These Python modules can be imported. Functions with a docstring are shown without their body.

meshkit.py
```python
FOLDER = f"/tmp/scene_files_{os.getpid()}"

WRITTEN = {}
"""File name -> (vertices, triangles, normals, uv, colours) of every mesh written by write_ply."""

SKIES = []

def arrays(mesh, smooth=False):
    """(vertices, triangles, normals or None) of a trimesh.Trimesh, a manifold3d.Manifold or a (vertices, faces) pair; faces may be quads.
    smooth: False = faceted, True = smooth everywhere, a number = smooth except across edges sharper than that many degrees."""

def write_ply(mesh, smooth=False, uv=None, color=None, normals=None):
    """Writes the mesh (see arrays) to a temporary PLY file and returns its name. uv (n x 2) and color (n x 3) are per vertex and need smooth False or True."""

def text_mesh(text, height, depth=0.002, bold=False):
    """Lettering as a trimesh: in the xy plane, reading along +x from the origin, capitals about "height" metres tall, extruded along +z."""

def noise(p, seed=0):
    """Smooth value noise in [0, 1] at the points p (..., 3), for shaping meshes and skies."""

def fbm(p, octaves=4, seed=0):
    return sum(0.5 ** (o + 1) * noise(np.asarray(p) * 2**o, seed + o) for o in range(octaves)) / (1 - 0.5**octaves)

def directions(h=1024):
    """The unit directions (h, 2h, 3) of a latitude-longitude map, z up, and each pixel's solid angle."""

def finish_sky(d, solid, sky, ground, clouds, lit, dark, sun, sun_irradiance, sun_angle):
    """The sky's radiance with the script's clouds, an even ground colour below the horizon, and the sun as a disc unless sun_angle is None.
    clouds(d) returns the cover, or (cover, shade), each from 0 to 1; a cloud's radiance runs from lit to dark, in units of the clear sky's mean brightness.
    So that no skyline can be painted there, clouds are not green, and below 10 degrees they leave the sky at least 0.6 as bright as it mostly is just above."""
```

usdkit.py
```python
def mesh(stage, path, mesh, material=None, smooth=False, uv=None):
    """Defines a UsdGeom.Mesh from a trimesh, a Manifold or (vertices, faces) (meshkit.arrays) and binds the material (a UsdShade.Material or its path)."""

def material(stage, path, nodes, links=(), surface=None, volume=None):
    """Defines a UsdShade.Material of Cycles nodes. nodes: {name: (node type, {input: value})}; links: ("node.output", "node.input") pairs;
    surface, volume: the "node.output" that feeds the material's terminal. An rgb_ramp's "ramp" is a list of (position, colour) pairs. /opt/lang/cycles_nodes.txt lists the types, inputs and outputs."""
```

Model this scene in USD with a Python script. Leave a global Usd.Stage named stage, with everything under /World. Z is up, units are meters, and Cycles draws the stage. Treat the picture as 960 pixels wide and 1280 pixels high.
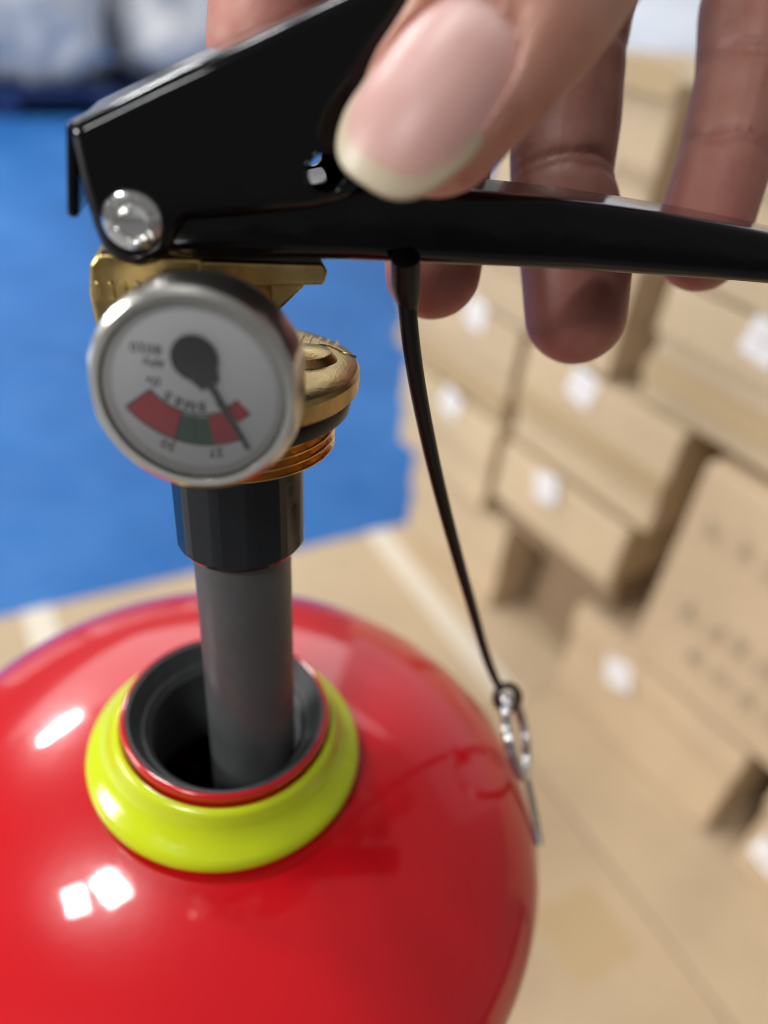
import math
import numpy as np
import trimesh
import manifold3d as m3
import shapely.geometry as sg
from pxr import Gf, Usd, UsdGeom, UsdLux, UsdShade
import meshkit
import usdkit

# ------------------------------------------------------------------ camera, light, exposure
stage = Usd.Stage.CreateInMemory()
UsdGeom.SetStageUpAxis(stage, UsdGeom.Tokens.z)
UsdGeom.SetStageMetersPerUnit(stage, 1.0)
UsdGeom.Xform.Define(stage, "/World")
UsdGeom.Scope.Define(stage, "/World/Looks")

CAM = np.array([0.0247, -0.1017, 0.5846])
CR = np.array([0.9894, 0.0845, 0.1178])
CU = np.array([-0.1450, 0.5768, 0.8039])
CF = np.cross(CU, CR)
CF /= np.linalg.norm(CF)
CU = np.cross(CR, CF)
CU /= np.linalg.norm(CU)
CR = np.cross(CF, CU)
cam = UsdGeom.Camera.Define(stage, "/World/camera")
cam.AddTransformOp().Set(Gf.Matrix4d(*CR, 0, *CU, 0, *(-CF), 0, *CAM, 1))
cam.CreateHorizontalApertureAttr(5.376)
cam.CreateVerticalApertureAttr(7.168)
cam.CreateFocalLengthAttr(5.6)
cam.CreateFStopAttr(1.5)
cam.CreateFocusDistanceAttr(0.118)
cam.CreateClippingRangeAttr(Gf.Vec2f(0.01, 100))
cam.CreateExposureAttr(0.92)


def at(u, v, d):
    """The point seen at (u, v) of the 960 x 1280 photograph, d metres along the optical axis."""
    return CAM + d * (CF + (u - 480) / 1000 * CR + (640 - v) / 1000 * CU)


def on_z(u, v, z):
    r = CF + (u - 480) / 1000 * CR + (640 - v) / 1000 * CU
    return CAM + r * ((z - CAM[2]) / r[2])


Mat = lambda name, nodes, links=(), surface="p.BSDF": usdkit.material(stage, "/World/Looks/" + name, nodes, links, surface=surface)

# the even bounce light of the big hall
hall = usdkit.material(stage, "/World/Looks/hall_light", {"b": ("background_shader", {"color": (1.0, 0.99, 0.97), "strength": 0.105})}, surface="b.background")
dome = UsdLux.DomeLight.Define(stage, "/World/sky")
UsdShade.MaterialBindingAPI.Apply(dome.GetPrim()).Bind(hall)


def lamp(name, pos, size, yaw, power, color=(1, 1, 1), aim=None):
    """A panel lamp shining along its own -z."""
    l = UsdLux.RectLight.Define(stage, "/World/" + name)
    l.CreateWidthAttr(size[0])
    l.CreateHeightAttr(size[1])
    l.CreateIntensityAttr(power)
    l.CreateColorAttr(Gf.Vec3f(*color))
    pos = np.asarray(pos, float)
    z = np.array([0, 0, 1.0]) if aim is None else pos - np.asarray(aim, float)
    z /= np.linalg.norm(z)
    x = np.array([math.cos(yaw), math.sin(yaw), 0])
    x -= z * (x @ z)
    x /= np.linalg.norm(x)
    y = np.cross(z, x)
    l.AddTransformOp().Set(Gf.Matrix4d(*x, 0, *y, 0, *z, 0, *pos, 1))


LP = 50.0
lamp("ceiling_lamp", (-1.52, 0.35, 3.5), (0.25, 0.30), 0.45, LP)
lamp("ceiling_lamp_001", (-1.18, 0.54, 3.5), (0.26, 0.36), 0.85, LP)
lamp("ceiling_lamp_002", (-3.05, 2.95, 3.5), (0.62, 0.22), 0.75, LP * 3)
lamp("ceiling_lamp_003", (-5.9, -1.05, 2.45), (2.2, 1.6), 1.4, 40.0)  # unseen low side light, added to brighten the carton wall
lamp("ceiling_lamp_004", (-1.3, -2.6, 3.4), (0.9, 0.9), 0.2, 21.0)  # unseen fill behind the camera, added to brighten the gauge dial
lamp("roof_light", (-1.5, 8.5, 4.6), (10.0, 8.0), 0.0, 1.15, (0.95, 0.98, 1.0))


# ------------------------------------------------------------------ helpers
used = set()


def unique(parent, name):
    k, p = 0, f"{parent}/{name}"
    while p in used:
        k += 1
        p = f"{parent}/{name}_{k:03d}"
    used.add(p)
    return p


class Thing:
    """A top-level Xform at base; its parts are meshes given in world coordinates."""

    def __init__(self, name, label, category, base=(0, 0, 0), group=None, kind=None):
        self.path = unique("/World", name)
        self.base = np.asarray(base, float)
        self.frames = {self.path: self.base}
        x = UsdGeom.Xform.Define(stage, self.path)
        x.AddTranslateOp().Set(Gf.Vec3d(*self.base))
        p = x.GetPrim()
        p.SetCustomDataByKey("label", label)
        p.SetCustomDataByKey("category", category)
        if group:
            p.SetCustomDataByKey("group", group)
        if kind:
            p.SetCustomDataByKey("kind", kind)

    def part(self, name, mesh, mat, parent=None, smooth=32, label=None, colors=None):
        path = unique(parent or self.path, name)
        v, f, _ = meshkit.arrays(mesh)
        m = usdkit.mesh(stage, path, (v - self.base, f), mat, smooth=smooth)
        if label:
            m.GetPrim().SetCustomDataByKey("label", label)
        if colors is not None:
            UsdGeom.PrimvarsAPI(m).CreatePrimvar("tone", usdkit._T.Color3fArray, "vertex").Set(usdkit.Vt.Vec3fArray.FromNumpy(np.asarray(colors, np.float32)))
        return path


def structure(name, mesh, mat, smooth=False):
    m = usdkit.mesh(stage, unique("/World", name), mesh, mat, smooth=smooth)
    m.GetPrim().SetCustomDataByKey("kind", "structure")
    m.GetPrim().SetCustomDataByKey("label", name.replace("_", " "))
    m.GetPrim().SetCustomDataByKey("category", name.replace("_", " "))
    return m


def tri(m):
    if hasattr(m, "to_mesh"):
        q = m.to_mesh()
        return trimesh.Trimesh(np.array(q.vert_properties[:, :3]), np.array(q.tri_verts), process=False)
    return m


def man(t):
    return m3.Manifold(m3.Mesh(np.asarray(t.vertices, np.float32), np.asarray(t.faces, np.uint32)))


def put(m, M, s=1.0):
    """A copy of the mesh moved by the 4 x 4 frame M; s scales first."""
    t = tri(m).copy()
    t.apply_scale(s)
    t.apply_transform(M)
    return t


def frame(o, x, y, z):
    M = np.eye(4)
    M[:3, 0], M[:3, 1], M[:3, 2], M[:3, 3] = x, y, z, o
    return M


def lathe(profile, n=96):
    t = trimesh.creation.revolve(np.asarray(profile, float), sections=n)
    t.merge_vertices()
    if t.volume < 0:
        t.invert()
    return t


def rounded(poly, depth, r, seg=12):
    """Prism of a shapely polygon in xy, z from -depth/2 to depth/2, every edge rounded by r."""
    inner = poly.buffer(-r, join_style=2)
    loops = [np.array(inner.exterior.coords)[:-1]] + [np.array(i.coords)[:-1] for i in inner.interiors]
    cs = m3.CrossSection([l.tolist() for l in loops], m3.FillRule.EvenOdd)
    e = m3.Manifold.extrude(cs, depth - 2 * r).translate((0, 0, -depth / 2 + r))
    return e.minkowski_sum(m3.Manifold.sphere(r, seg))


def prism(poly, z0, z1):
    t = trimesh.creation.extrude_polygon(poly, z1 - z0, engine="earcut")
    t.apply_translation((0, 0, z0))
    return t


def rbox(size, r, seg=8):
    sx, sy, sz = np.asarray(size) / 2 - r
    return m3.Manifold.batch_hull([m3.Manifold.sphere(r, seg).translate((x, y, z)) for x in (-sx, sx) for y in (-sy, sy) for z in (-sz, sz)])


def spline(pts, n):
    from scipy.interpolate import CubicSpline
    pts = np.asarray(pts, float)
    t = np.r_[0, np.cumsum(np.linalg.norm(np.diff(pts[:, :3], axis=0), axis=1))]
    return CubicSpline(t, pts)(np.linspace(0, t[-1], n))


def tube(pts, radii, n=16, closed=False):
    pts = np.asarray(pts, float)
    radii = np.broadcast_to(radii, len(pts))
    T = np.roll(pts, -1, 0) - np.roll(pts, 1, 0) if closed else np.gradient(pts, axis=0)
    T /= np.linalg.norm(T, axis=1)[:, None]
    u = np.cross(T[0], [0.3, 0.2, 0.9])
    u /= np.linalg.norm(u)
    rings, a = [], np.linspace(0, 2 * np.pi, n, endpoint=False)
    for p, t, r in zip(pts, T, radii):
        u = u - t * (u @ t)
        u /= np.linalg.norm(u)
        w = np.cross(t, u)
        rings.append(p + r * (np.cos(a)[:, None] * u + np.sin(a)[:, None] * w))
    k, v = len(pts), np.concatenate(rings)
    f = []
    for i in range(k if closed else k - 1):
        j = (i + 1) % k
        for q in range(n):
            q2 = (q + 1) % n
            f += [[i * n + q, i * n + q2, j * n + q2], [i * n + q, j * n + q2, j * n + q]]
    if not closed:
        v = np.vstack([v, pts[0], pts[-1]])
        for q in range(n):
            q2 = (q + 1) % n
            f += [[k * n, q2, q], [k * n + 1, (k - 1) * n + q, (k - 1) * n + q2]]
    t = trimesh.Trimesh(v, f, process=False)
    if t.volume < 0:
        t.invert()
    return t


# ------------------------------------------------------------------ materials
def plain(name, color, rough=0.5, metallic=0.0, coat=0.0, coat_rough=0.04, bump=0.0, bump_scale=200.0, vary=0.0, vary_scale=30.0, spec=0.5, wear=0.0, wear_scale=90.0, **more):
    nodes = {"p": ("principled_bsdf", {"base_color": color, "roughness": rough, "metallic": metallic, "coat_weight": coat, "coat_roughness": coat_rough, "specular_ior_level": spec, **more}),
             "g": ("geometry", {})}
    links = []
    if vary:
        nodes["n"] = ("noise_texture", {"scale": vary_scale, "detail": 5.0, "roughness": 0.6})
        nodes["r"] = ("rgb_ramp", {"ramp": [(0.25, tuple(c * (1 - vary) for c in color)), (0.75, tuple(min(1, c * (1 + vary)) for c in color))]})
        links += [("g.position", "n.vector"), ("n.fac", "r.fac"), ("r.color", "p.base_color")]
    if wear:   # smudges and fine dust that dull the gloss
        nodes["wn"] = ("noise_texture", {"scale": wear_scale, "detail": 8.0, "roughness": 0.7})
        nodes["wr"] = ("map_range", {"from_min": 0.42, "from_max": 0.72, "to_min": coat_rough if coat else rough, "to_max": (coat_rough if coat else rough) + wear, "clamp": True})
        links += [("g.position", "wn.vector"), ("wn.fac", "wr.value"), ("wr.result", "p.coat_roughness" if coat else "p.roughness")]
    if bump:
        nodes["bn"] = ("noise_texture", {"scale": bump_scale, "detail": 3.0})
        nodes["b"] = ("bump", {"strength": bump, "distance": 0.001})
        links += [("g.position", "bn.vector"), ("bn.fac", "b.height"), ("b.normal", "p.normal")]
    return Mat(name, nodes, links)


RED = plain("red_enamel", (0.51, 0.0035, 0.0085), 0.24, spec=0.18, coat=1.0, coat_rough=0.03, bump=0.05, bump_scale=110, vary=0.05, vary_scale=25, wear=0.10, wear_scale=60)
DARK_PRIMER = plain("dark_primer", (0.035, 0.037, 0.037), 0.5, bump=0.1, bump_scale=1800, vary=0.25, vary_scale=400)
INSIDE = plain("inside_steel", (0.015, 0.015, 0.016), 0.6)
LIME = plain("lime_plastic", (0.49, 0.57, 0.008), 0.12, wear=0.2, wear_scale=180, vary=0.04, vary_scale=60, bump=0.03, bump_scale=300)
BLACK = plain("black_enamel", (0.0018, 0.0018, 0.003), 0.075, spec=0.30, bump=0.03, bump_scale=300, wear=0.10, wear_scale=130)
BLACK_NUT = plain("black_plastic", (0.005, 0.006, 0.009), 0.10, spec=0.32, wear=0.12, wear_scale=200)
RUBBER = plain("rubber", (0.003, 0.003, 0.004), 0.34, spec=0.22)
GREY_PVC = plain("grey_tube", (0.052, 0.054, 0.055), 0.34, wear=0.25, vary=0.14, vary_scale=150, bump=0.05, bump_scale=900)
BRASS = plain("cast_brass", (0.44, 0.315, 0.125), 0.27, metallic=1.0, bump=0.12, bump_scale=2600, vary=0.22, vary_scale=260)
TURNED_BRASS = plain("turned_brass", (0.66, 0.36, 0.13), 0.2, metallic=1.0, bump=0.08, bump_scale=700, vary=0.15, vary_scale=200)
NICKEL = plain("nickel", (0.60, 0.58, 0.54), 0.25, metallic=1.0, bump=0.05, bump_scale=800, vary=0.08, vary_scale=200)
ZINC = plain("zinc_steel", (0.74, 0.74, 0.73), 0.16, metallic=1.0, bump=0.06, bump_scale=900)
STEEL = plain("ring_steel", (0.50, 0.50, 0.50), 0.16, metallic=1.0)
DIAL = plain("dial_white", (0.88, 0.88, 0.90), 0.6)
DIAL_RIM = plain("dial_rim", (0.68, 0.68, 0.66), 0.45)
DIAL_RED = plain("dial_red", (0.62, 0.012, 0.035), 0.6)
DIAL_GREEN = plain("dial_green", (0.03, 0.12, 0.065), 0.6)
INK = plain("dial_ink", (0.02, 0.02, 0.03), 0.6)
NEEDLE = plain("needle_black", (0.012, 0.012, 0.016), 0.45)
CLEAR = Mat("gauge_glass", {"t": ("transparent_bsdf", {"color": (1.0, 1.0, 1.0)}), "g": ("glossy_bsdf", {"roughness": 0.06, "color": (0.95, 0.95, 0.95)}), "f": ("fresnel", {"IOR": 1.45}), "m": ("mix_closure", {})},
            [("f.fac", "m.fac"), ("t.BSDF", "m.closure1"), ("g.BSDF", "m.closure2")], surface="m.closure")


def cardboard(name, color, seed):
    return Mat(name, {"g": ("geometry", {}), "mp": ("mapping", {"location": (seed * 1.7, seed * 0.6, seed), "scale": (1, 1, 1)}),
                      "n": ("noise_texture", {"scale": 9.0, "detail": 5.0, "roughness": 0.62}),
                      "n2": ("noise_texture", {"scale": 260.0, "detail": 3.0}),
                      "r": ("rgb_ramp", {"ramp": [(0.25, tuple(c * 0.84 for c in color)), (0.6, color), (0.8, tuple(c * 1.08 for c in color))]}),
                      "r2": ("rgb_ramp", {"ramp": [(0.3, (0.92, 0.92, 0.92)), (0.7, (1, 1, 1))]}),
                      "x": ("mix_color", {"blend_type": "multiply", "fac": 1.0}),
                      "b": ("bump", {"strength": 0.25, "distance": 0.001}),
                      "p": ("principled_bsdf", {"roughness": 0.72, "specular_ior_level": 0.25})},
               [("g.position", "mp.vector"), ("mp.vector", "n.vector"), ("g.position", "n2.vector"), ("n.fac", "r.fac"), ("n2.fac", "r2.fac"), ("r.color", "x.a"), ("r2.color", "x.b"),
                ("x.result", "p.base_color"), ("n2.fac", "b.height"), ("b.normal", "p.normal")])


CARD = [cardboard("cardboard_a", (0.56, 0.44, 0.29), 1), cardboard("cardboard_b", (0.55, 0.425, 0.28), 2), cardboard("cardboard_c", (0.545, 0.41, 0.265), 3), cardboard("cardboard_d", (0.585, 0.455, 0.295), 4)]
DECK_CARD = [cardboard("deck_card_a", (0.50, 0.38, 0.245), 8), cardboard("deck_card_b", (0.48, 0.36, 0.23), 9)]
SHADED_CARD = cardboard("cardboard_shaded", (0.30, 0.21, 0.13), 5)  # darker copy of the cardboard, shade painted into its colour
TAPE = plain("clear_tape", (0.60, 0.54, 0.44), 0.6)
BROWN_TAPE = plain("brown_tape", (0.42, 0.305, 0.165), 0.6)
PAPER = plain("label_paper", (0.78, 0.79, 0.82), 0.6)
PRINT = plain("printed_ink", (0.47, 0.37, 0.25), 0.7)
RED_PRINT = plain("red_print", (0.65, 0.18, 0.18), 0.7)
FLOOR = Mat("blue_floor", {"g": ("geometry", {}), "n": ("noise_texture", {"scale": 2.2, "detail": 6.0, "roughness": 0.6}), "n2": ("noise_texture", {"scale": 14.0, "detail": 4.0}),
                           "r": ("rgb_ramp", {"ramp": [(0.28, (0.009, 0.080, 0.255)), (0.5, (0.018, 0.112, 0.335)), (0.72, (0.034, 0.145, 0.39))]}),
                           "rr": ("rgb_ramp", {"ramp": [(0.3, (0.40, 0.40, 0.40)), (0.7, (0.60, 0.60, 0.60))]}),
                           "p": ("principled_bsdf", {"roughness": 0.35, "specular_ior_level": 0.16})},
            [("g.position", "n.vector"), ("g.position", "n2.vector"), ("n.fac", "r.fac"), ("r.color", "p.base_color"), ("n2.fac", "rr.fac"), ("rr.color", "p.roughness")])
BAG = plain("woven_white", (0.82, 0.78, 0.72), 0.6, bump=0.5, bump_scale=60, vary=0.12, vary_scale=3.0)
BAG_BAND = plain("bag_band", (0.05, 0.06, 0.13), 0.6)
PALLET = plain("navy_pallet", (0.012, 0.035, 0.14), 0.5)

# ------------------------------------------------------------------ floor
FZ = -0.35
CONCRETE = plain("concrete", (0.24, 0.24, 0.235), 0.6, vary=0.15, vary_scale=4.0, bump=0.2, bump_scale=40)
structure("floor", trimesh.creation.box((40, 40, 0.1), trimesh.transformations.translation_matrix((0, 8, FZ - 0.054))), CONCRETE)
structure("blue_floor_paint", trimesh.creation.box((13, 9.0, 0.004), trimesh.transformations.translation_matrix((0, 4.95, FZ - 0.002))), FLOOR)

# ------------------------------------------------------------------ cartons
K = 0.5846 / 0.4946
rng = np.random.default_rng(7)


def flat(x0, x1, y0, y1, z, t=0.0006):
    m = trimesh.creation.box((x1 - x0, y1 - y0, t))
    m.apply_translation(((x0 + x1) / 2, (y0 + y1) / 2, z + t / 2))
    return m


def glyphs(n, h, seed, depth=0.0004):
    """A row of n illegible printed signs, drawn as strokes, in the xz plane facing -y, from the origin along +x."""
    r, out = np.random.default_rng(seed), []
    for i in range(n):
        for k in range(6):
            if k % 2:
                b = trimesh.creation.box((h * r.uniform(0.5, 0.85), depth, h * 0.09))
                b.apply_translation((i * h * 1.1 + h * 0.45, 0, h * r.uniform(0.05, 0.95)))
            else:
                b = trimesh.creation.box((h * 0.09, depth, h * r.uniform(0.4, 0.95)))
                b.apply_translation((i * h * 1.1 + h * r.uniform(0.1, 0.8), 0, h * 0.5))
            out.append(b)
    return trimesh.util.concatenate(out)


DW, DQ = np.array([-0.545, 0.838, 0]), np.array([0.838, 0.545, 0])


def deck_carton(label, q0, q1, w0, w1, mat, tape=True, lift=0.0, flaps=True, patch=None):
    """A closed carton standing on the floor, its top level with the deck; q and w are the deck's own axes."""
    g = 0.0007
    q0, q1, w0, w1 = q0 + g, q1 - g, w0 + g, w1 - g
    c = DQ * (q0 + q1) / 2 + DW * (w0 + w1) / 2
    M = frame((c[0], c[1], 0), DQ, DW, (0, 0, 1))
    L, W = q1 - q0, w1 - w0
    top = lift
    t = Thing("carton", label, "carton", (c[0], c[1], FZ), group=None)
    h = top - 0.004 - FZ
    body = rbox((L - 0.004, W - 0.004, h), 0.003).translate((0, 0, FZ + h / 2))
    t.part("body", put(body, M), mat)
    for sx in (-1, 1):
        x0, x1 = (0.0012, L / 2) if sx > 0 else (-L / 2, -0.0012)
        f = rbox((x1 - x0, W, 0.0036), 0.0012).translate(((x0 + x1) / 2, 0, top - 0.0020))
        t.part("flap", put(f, M), mat)
    if tape:
        t.part("tape", put(flat(-0.0135, 0.0135, -W / 2 - 0.0004, W / 2 + 0.0004, top - 0.00015, 0.0002), M), TAPE)
        for s in (-1, 1):
            b = trimesh.creation.box((0.027, 0.0006, 0.05))
            b.apply_translation((0, s * (W / 2 + 0.0002), top - 0.025))
            t.part("tape", put(b, M), TAPE)
    if patch:
        for (x0, x1, y0, y1) in patch:
            t.part("brown_patch", put(flat(x0, x1, y0, y1, top - 0.00015, 0.0002), M), BROWN_TAPE)
    return t, M


QB = [-0.196, 0.190, 0.574]
deck_carton("taped carton under the far left side of the red cylinder, by the blue floor", QB[0], QB[1], 0.267, 0.555, DECK_CARD[1])
deck_carton("taped carton at the foot of the carton wall, beside the blue floor", QB[1], QB[2], 0.267, 0.555, DECK_CARD[0])
deck_carton("carton the red cylinder stands on", -0.196, 0.357, -0.13, 0.267, DECK_CARD[1], tape=False, patch=[(0.192, 0.250, -0.036, 0.022)])
deck_carton("carton nearest the viewer, in front of the one under the red cylinder", -0.196, 0.357, -0.53, -0.13, DECK_CARD[0])
deck_carton("pale untaped carton in front of the lettered cartons, lower right corner", 0.357, 0.60, -0.33, 0.267, DECK_CARD[0], tape=False, lift=0.0012)

# the wall of cartons: s runs along its foot (away), z up; x of a carton's own frame is -s, y points into the wall
W2 = np.array([-0.62, 0.785, 0]) / np.linalg.norm([-0.62, 0.785])
A0 = np.array([CAM[0], CAM[1], 0]) + K * (np.array([0.186, 0.3715, 0]) - np.array([CAM[0], CAM[1], 0]))
WX, WY = -W2, np.array([W2[1], -W2[0], 0])


def wall_carton(label, s0, s1, z0, z1, mat, back=0.0, depth=0.26, lid=0.45, labels=(), prints=(), skew=0.0, tape=None, raised=0.0):
    g = 0.002
    s0, s1, z0, z1 = s0 * K + g, s1 * K - g, z0 * K + 0.0008, z1 * K - 0.0008
    L, H = s1 - s0, z1 - z0
    c = A0 + W2 * (s0 + s1) / 2 + WY * back
    skew += rng.uniform(-0.012, 0.012)
    back += rng.uniform(-0.004, 0.004)
    R = trimesh.transformations.rotation_matrix(skew, (0, 0, 1))
    M = frame((c[0], c[1], 0), WX, WY, (0, 0, 1)) @ R
    t = Thing("carton", label, "carton", (c[0], c[1], z0), group=None)
    zl = z1 - H * lid
    body = rbox((L - 0.004, depth - 0.004, H - 0.003), 0.003).translate((0, depth / 2 + 0.002, (z0 + z1) / 2 - 0.0015))
    body = tri(body.refine_to_length(0.02))
    bv = np.array(body.vertices)
    bv[:, 1] += 0.0035 * (meshkit.fbm(bv * 14 + s0 * 90, 3, 4) - 0.5) * np.clip((0.02 - bv[:, 1]) / 0.02, 0, 1)
    body = trimesh.Trimesh(bv, body.faces, process=False)
    t.part("body", put(body, M), mat)
    if lid:
        b = rbox((L, depth, H * lid), 0.0022).translate((0, depth / 2, zl + H * lid / 2))
        t.part("lid", put(b, M), mat)
    if tape is not None:
        b = trimesh.creation.box((L * 0.98, 0.0006, 0.02))
        b.apply_translation((0, -0.0004, z0 + tape * H))
        t.part("tape", put(b, M), BROWN_TAPE)
    for (s, z, wd, ht, rot) in labels:
        x = -(s * K - (s0 + s1) / 2)
        p = rbox((wd, 0.0008, ht), 0.0003, 4).rotate((0, rot, 0)).translate((x, -0.0006, z * K))
        pl = t.part("label_sticker", put(p, M), PAPER)
        for k in range(3):
            ln = trimesh.creation.box((wd * 0.6, 0.0003, ht * 0.05))
            ln.apply_translation((x, -0.00115, z * K + ht * (0.22 - 0.2 * k)))
            t.part("printed_line", put(ln, M), PRINT, parent=pl)
    for (s, z, n, hh, seed) in prints:
        gl = glyphs(n, hh, seed)
        gl.apply_translation((-(s * K - (s0 + s1) / 2), -0.0003 if z * K > zl else 0.0017, z * K))
        t.part("printed_signs", put(gl, M), PRINT)
    return t


LB = 0.027
# bottom tier on the deck
wall_carton("bottom carton of the wall at its far left end, beside the blue floor", 0.098, 0.24, 0.0, 0.094, CARD[1], back=0.012)
wall_carton("carton with shade painted into its colour, set back in the gap under the short white-labelled carton", 0.010, 0.095, 0.0, 0.080, SHADED_CARD, back=0.06, lid=0)  # its dark colour stands in for the shade of the recess
wall_carton("low carton with a white label, left of the black hole at the wall's foot", -0.158, 0.005, 0.0, 0.094, CARD[2], labels=[(-0.050, 0.066, LB, LB, -20)], lid=0.3)
wall_carton("low carton right of the black hole, at the right edge of the photo", -0.36, -0.176, 0.0, 0.094, CARD[2], labels=[(-0.198, 0.035, LB, LB, 10)], lid=0.3)
# thin carton standing in for a shaded strip, the shade in its colour
wall_carton("thin strip with painted-in shade lying over the dark gap, under the labelled carton", -0.018, 0.122, 0.0955, 0.122, SHADED_CARD, back=0.014, lid=0)
wall_carton("nearest low carton of the wall's foot, out past the right edge", -0.62, -0.365, 0.0, 0.094, CARD[1], lid=0.3)
# second tier
wall_carton("nearest tall carton of the wall, out past the right edge", -0.62, -0.365, 0.096, 0.262, CARD[0], lid=0)
wall_carton("upper left carton of the second tier, above the far end carton, with a white label", 0.126, 0.262, 0.096, 0.180, CARD[3], labels=[(0.190, 0.174, LB, LB, 15)], lid=0.5)
wall_carton("labelled carton bridging the dark gap near the middle of the wall", -0.020, 0.119, 0.124, 0.180, CARD[3], labels=[(0.060, 0.168, LB, LB, -15)], lid=0, back=-0.006)
wall_carton("tall carton with two lines of large dark print, right side of the wall", -0.36, -0.049, 0.096, 0.262, CARD[2], lid=0, back=-0.006, prints=[(-0.066, 0.212, 5, 0.021, 3), (-0.072, 0.150, 5, 0.021, 4), (-0.09, 0.122, 5, 0.021, 6)], skew=0.012)
# third tier
wall_carton("carton behind the black tether, its label under the middle fingertip", 0.129, 0.29, 0.181, 0.264, CARD[1], labels=[(0.185, 0.256, LB, LB, 5)], lid=0.5, tape=0.2, back=0.006)
wall_carton("carton straight below the longest fingertip with a white label at its top edge", -0.031, 0.119, 0.181, 0.264, CARD[3], labels=[(0.058, 0.254, LB, LB, 12)], lid=0.5, tape=0.47)
# fourth tier
wall_carton("carton of the fourth tier behind the hand, left of the long dark slit", 0.040, 0.20, 0.265, 0.346, CARD[1], lid=0.5)
wall_carton("carton of the fourth tier right of the long dark slit, labelled at the right edge", -0.135, 0.021, 0.265, 0.346, CARD[0], labels=[(-0.052, 0.336, LB, LB, 8)], lid=0.42, tape=0.3, back=0.004)
wall_carton("carton of the fourth tier at the far right, above the lettered carton", -0.36, -0.139, 0.265, 0.346, CARD[2], lid=0.42)
# top tier
wall_carton("topmost carton seen between the two fingers, faint print on its side", 0.050, 0.20, 0.347, 0.449, CARD[1], lid=0, prints=[(0.088, 0.385, 2, 0.02, 8)], tape=0.97)
wall_carton("topmost carton on the right, behind the last finger", -0.135, 0.030, 0.347, 0.449, CARD[0], lid=0.42)
wall_carton("topmost carton at the right edge, above the handle", -0.36, -0.139, 0.347, 0.449, CARD[0], lid=0.42)

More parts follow.
